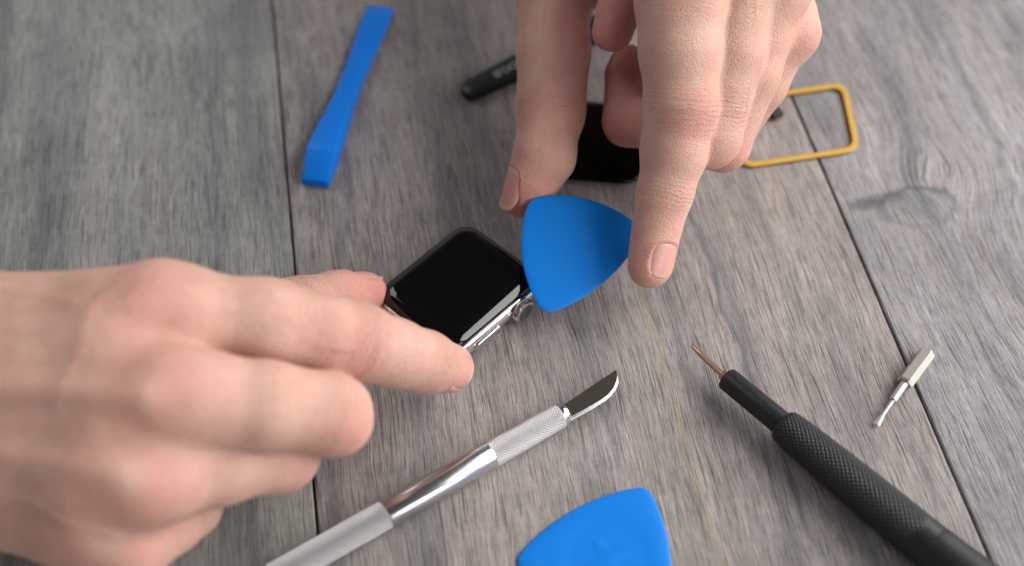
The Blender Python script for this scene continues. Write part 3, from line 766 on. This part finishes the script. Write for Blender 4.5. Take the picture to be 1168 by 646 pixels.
# ---- hand from the left edge, holding the watch (index on the corner, thumb behind)
def hand_left():
    idx = X((188, 356, 6.2, 1.10), (300, 369, 5.5, 1.15), (372, 385, 4.8, 1.05), (408, 390, 4.4, 1.01), (450, 402, 3.4, .91), (483, 412, 2.6, .87), (513, 420, 1.4, .72))
    mid = X((197, 453, 6.15, 1.05), (250, 458, 5.8, 1.07), (300, 463, 5.4, 1.06), (372, 471, 4.5, .99), (380, 474, 4.3, .95))
    p = mid[-1][0]; mid += [(p+np.array((-.9, 1.65, -1.9)), .86), (p+np.array((-2.8, 1.9, -2.4)), .74)]
    rin = X((170, 545, 4.9, 1.05), (250, 531, 4.2, .96), (314, 519, 3.5, .91), (321, 520, 3.3, .90))
    p = rin[-1][0]; rin += [(p+np.array((-.9, 1.5, -1.5)), .80), (p+np.array((-2.9, 1.8, -2.1)), .7)]
    pin = X((146, 614, 3.2, .88), (195, 592, 2.65, .82), (218, 578, 2.15, .77))
    p = pin[-1][0]; pin += [(p+np.array((-.8, 1.1, -1.0)), .70), (p+np.array((-2.2, 1.3, -1.2)), .64)]
    tmb = X((60, 395, 4.4, 1.5), (220, 365, 3.3, 1.10), (300, 358, 2.3, .93), (345, 352, 1.8, .90), (385, 343, 1.3, .82), (415, 334, .85, .68))
    W = [P(-165, 378, 5.4), P(-185, 436, 5.3), P(-190, 480, 4.7), P(-180, 520, 3.9)]
    wr_ = P(-260, 455, 4.2); fa = wr_+np.array((-11., -1.8, .2))
    MC = [m[0][0] for m in (idx, mid, rin, pin)]
    def back(a, b, f): return a+(b-a)*f
    palm = [(MC[0], W[0], 1.04, 1.34, .9), (MC[1], W[1], 1.04, 1.34, .9), (MC[2], W[2], 1.0, 1.34, .9), (MC[3], W[3], .86, 1.35, .7)]
    for i in range(3):
        a = back(MC[i], W[i], .16); b = back(MC[i+1], W[i+1], .16)
        palm.append(((a+b)/2, (W[i]+W[i+1])/2, 1.02, 1.30, 1.0))
        palm.append((back(a, b, .1), back(a, b, .9), .98, .94, 1.0))
    palm += [(P(-140, 400, 3.4), P(150, 380, 3.5), 1.7, 1.2, .9), (P(-140, 500, 2.6), P(90, 570, 2.4), 1.7, 1.1, .9),
            (P(-100, 450, 3.9), P(120, 470, 4.2), 1.9, 1.5, .9),
            (wr_+np.array((0, .9, .3)), fa+np.array((0, 1.6, 0)), 2.0, 2.8, 1.2), (wr_+np.array((0, -.9, -.2)), fa+np.array((0, -1.4, 0)), 1.9, 2.8, 1.2),
            (W[1], wr_, 1.6, 2.0, 1.2), (P(-140, 450, 4.0), wr_, 2.1, 2.0, 1.2)]
    dn = nrm((-.12, -.52, .85))
    extra = []
    for (m, w_, r) in ((idx, W[0], .20), (mid, W[1], .22), (rin, W[2], .20)):
        a = m[0][0]+dn*(m[0][1]-.02); b = w_+dn*1.22
        extra.append((a+(b-a)*.02-dn*.02, a+(b-a)*.75, r, r*.6, .5))
    for m in (idx, mid, rin, pin): extra.append((m[0][0]+dn*.10-nrm(m[1][0]-m[0][0])*.2, m[0][0]+dn*.16+nrm(m[1][0]-m[0][0])*.35, m[0][1]*.86, m[0][1]*.82, .8))
    pass
    extra.append((P(385, 465, 4.3), P(387, 482, 4.15), .83, .80, .15))
    fingers = [(idx, .25, .75), (mid, .25, .55), (rin, .25, .55), (pin, .25, .55), (tmb, .3, .9)]
    J = [joint(idx, 3, CAMD, 1.), joint(idx, 5, CAMD, .55), joint(mid, 3, (.7, -.5, .6), .5), joint(tmb, 3, (0, .3, 1), .7)]
    reds = [(m[0][0]+dn*.9, 1.35, w) for m, w in ((idx, .42), (mid, .48), (rin, .48), (pin, .45))]
    reds += [(idx[3][0]+CAMD*.8, .9, .42), (mid[3][0]+np.array((.75, -.75, -.1)), .75, .5), (rin[2][0]+np.array((.6, -.6, -.2)), .7, .4), (idx[-1][0]+np.array((.3, -.1, 0)), .95, .55), (tmb[-1][0], 1.5, .8)]
    pales = [(m[0][0]+dn*1.3, .55, w) for m, w in ((mid, .55), (rin, .8), (pin, .9))]+[(mid[1][0], 1.6, .4)]
    tip = idx[-1][0]; ax = nrm(P(532, 424, 1.0)-P(505, 417, 1.75))
    nails = [(tip-ax*.18+np.array((.03, 0, 0)), ax, (.34, -.64, .70), .98, 1.02, 0), (tmb[-1][0]+np.array((-.05, .25, .25)), tmb[-1][0]-tmb[-2][0], (-.15, .75, .75), 1.1, 1.2, 0)]
    build_hand('hand', 'hand from the left edge, index finger on the watch corner, other fingers curled', fingers, palm, extra, J, reds, pales, nails,
               (-29, -15, -.2), (1.2, 4.2, 10.4), (-9, -8, 0),
               veins=[((P(150, 350, 7.2), P(70, 372, 7), P(-60, 392, 6.8)), .10, .22), ((P(160, 452, 7.2), P(60, 448, 7), P(-60, 445, 6.8)), .11, .24), ((P(135, 540, 6), P(40, 520, 6), P(-60, 500, 6)), .10, .24),
                      ((P(150, 335, 7), P(112, 362, 7), P(92, 410, 7.2), P(60, 470, 7), P(-20, 500, 6.5)), .045, .14), ((P(128, 600, 4.5), P(60, 560, 5), P(-40, 548, 5)), .07, .14),
                      ((P(112, 362, 7), P(40, 340, 7), P(-60, 335, 6.6)), .06, .13)])
hand_left()

# ---- hand from the top, pinching the pick
def hand_top():
    idx = X((787, -62, 8.2, 1.38), (777, 0, 7.3, 1.36), (777, 60, 6.3, 1.22), (777, 122, 5.2, 1.12), (768, 172, 4.2, .98), (758, 220, 3.3, .84), (742, 303, 1.92, .66))
    mid = X((850, -45, 7.6, 1.20), (832, 60, 5.9, 1.08), (808, 155, 4.1, .98), (718, 138, 2.7, .79), (716, 84, 3.0, .68), (717, 72, 3.1, .62))
    rin = X((880, -15, 6.8, 1.12), (852, 85, 4.9, 1.02), (823, 163, 3.1, .90), (762, 120, 1.7, .72), (745, 75, 2.1, .64))
    pin = X((899, 38, 5.2, .80), (868, 96, 3.9, .80), (836, 146, 2.7, .72), (800, 110, 1.5, .62), (785, 72, 1.9, .56))
    tmb = X((642, -75, 5.4, 1.30), (632, 0, 4.4, 1.20), (631, 60, 3.8, 1.15), (627, 128, 3.1, 1.06), (620, 180, 2.6, .94), (607, 209, 2.10, .80), (594, 227, 1.72, .63))
    W = [np.array(q) for q in ((4.6, 14.6, 8.4), (5.6, 14.9, 8.7), (6.6, 14.7, 8.2), (7.4, 14.3, 7.2))]
    wr_ = np.array((6.0, 16.2, 7.6)); fa = wr_+np.array((2.2, 12., 1.))
    palm = [(idx[0][0], W[0], 1.30, 1.35, .5), (mid[0][0], W[1], 1.20, 1.35, .5), (rin[0][0], W[2], 1.12, 1.3, .5), (pin[0][0], W[3], .80, 1.3, .5),
            (np.array((5.2, 8.6, 6.6)), np.array((5.0, 13.6, 6.6)), 1.2, 1.6, .8), (np.array((7.6, 7.8, 5.2)), np.array((6.9, 13.4, 6.0)), 1.0, 1.6, .8),
            (tmb[0][0], np.array((4.2, 14.2, 7.0)), 1.30, 1.7, .8), (np.array((2.9, 11.4, 6.0)), np.array((5.0, 9.0, 7.3)), .75, .9, .8),
            (P(727, -60, 6.4), P(699, 36, 4.9), .90, .58, .4), (P(660, -50, 4.6), P(690, -20, 4.8), .9, .7, .5),
            (wr_+np.array((-.9, 0, 0)), fa+np.array((-1.4, 0, 0)), 2.0, 2.8, 1.2), (wr_+np.array((.9, 0, -.2)), fa+np.array((1.4, 0, 0)), 1.9, 2.8, 1.2),
            (W[1], wr_, 1.6, 2.0, 1.2), (np.array((5.8, 13.6, 6.6)), wr_, 1.9, 2.0, 1.2)]
    dn = nrm((.25, -.55, .8))
    extra = [(pin[0][0]+np.array((.1, 0, 0)), pin[0][0]+np.array((.05, .5, .3)), .84, .8, .4), (rin[0][0]+dn*.2, rin[0][0]+dn*.3, 1.0, .95, .4)]
    fingers = [(idx, .25, .6), (mid, .18, .5), (rin, .2, .5), (pin, .2, .5), (tmb, .3, .6)]
    J = [joint(idx, 3, (.25, -.61, .75), .72, 1.1), joint(idx, 5, (.3, -.61, .7), .5), joint(idx, 1, (-.2, -.61, .75), .35), joint(tmb, 3, (-.35, -.55, .75), .6), joint(rin, 2, (.3, -.8, .1), .5), joint(mid, 3, (-.5, -.6, .5), .3)]
    reds = [(idx[3][0]+np.array((.55, -.75, .5)), .85, .4), (idx[-1][0], 1.1, .5), (idx[5][0], .8, .25), (tmb[-1][0]+np.array((.2, 0, 0)), 1.3, .75), (tmb[3][0]+CAMD, .9, .35),
            (pin[0][0]+np.array((.6, -.3, .5)), 1.0, .55), (rin[2][0]+np.array((0, -.8, 0)), .9, .6), (mid[3][0], 1.5, .85), (mid[4][0], 1.4, 1.), (P(694, 30, 5.0), 1.6, .8)]
    pales = [(idx[2][0]+CAMD, 1.2, .3), (pin[0][0]+np.array((.4, -.3, .6)), .5, .5)]
    ax = nrm(P(739, 322, 1.55)-P(754, 250, 2.85)); tip = idx[-1][0]
    tax = nrm(tmb[-1][0]-tmb[-3][0])
    nails = [(tip-ax*.24+np.array((.04, 0, 0)), ax, (.50, -.62, .62), .93, 1.08, 0),
             (tmb[-1][0]-tax*.10, tax, (-.93, -.30, .42), 1.05, 1.30, 0)]
    build_hand('hand', 'hand from the top edge, pinching the blue pick between thumb and index finger', fingers, palm, extra, J, reds, pales, nails,
               (-1.6, -2.4, .2), (13.2, 30.6, 12.6), (6, 8, 0))
hand_top()

# ---------------------------------------------------------------- light: a big window to the right, a dim room around
def area(name, loc, target, sx, sy, power, col):
    l = bpy.data.lights.new(name, 'AREA'); l.shape = 'RECTANGLE'; l.size = sx*S; l.size_y = sy*S; l.energy = power; l.color = col
    o = bpy.data.objects.new(name, l); COL.objects.link(o); o.location = np.array(loc)*S
    o.rotation_euler = Vector(np.array(target)-np.array(loc)).to_track_quat('-Z', 'Y').to_euler(); return o
area('window_light', (80, 14, 56), (2, 0, 0), 120, 80, 22., (1., .968, .94))
area('second_window_light', (55, -80, 34), (0, 0, 0), 70, 40, 3.4, (.96, .97, 1.))
area('room_light', (-66, 55, 88), (0, 0, 0), 60, 60, 3.6, (.95, .97, 1.))
w = bpy.data.worlds.new('World'); C.world = w; w.use_nodes = True
nt = w.node_tree; bg = nt.nodes['Background']          # a dim room: pale walls, dark above
tc = nt.nodes.new('ShaderNodeTexCoord'); sp = nt.nodes.new('ShaderNodeSeparateXYZ'); cr = nt.nodes.new('ShaderNodeValToRGB')
nt.links.new(tc.outputs['Generated'], sp.inputs[0]); nt.links.new(sp.outputs[2], cr.inputs[0]); nt.links.new(cr.outputs[0], bg.inputs[0])
e = cr.color_ramp.elements; e[0].position = .0; e[0].color = (.50, .47, .45, 1); e[1].position = .62; e[1].color = (.085, .08, .078, 1)
q = e.new(.28); q.color = (.44, .42, .41, 1)
bg.inputs[1].default_value = .74
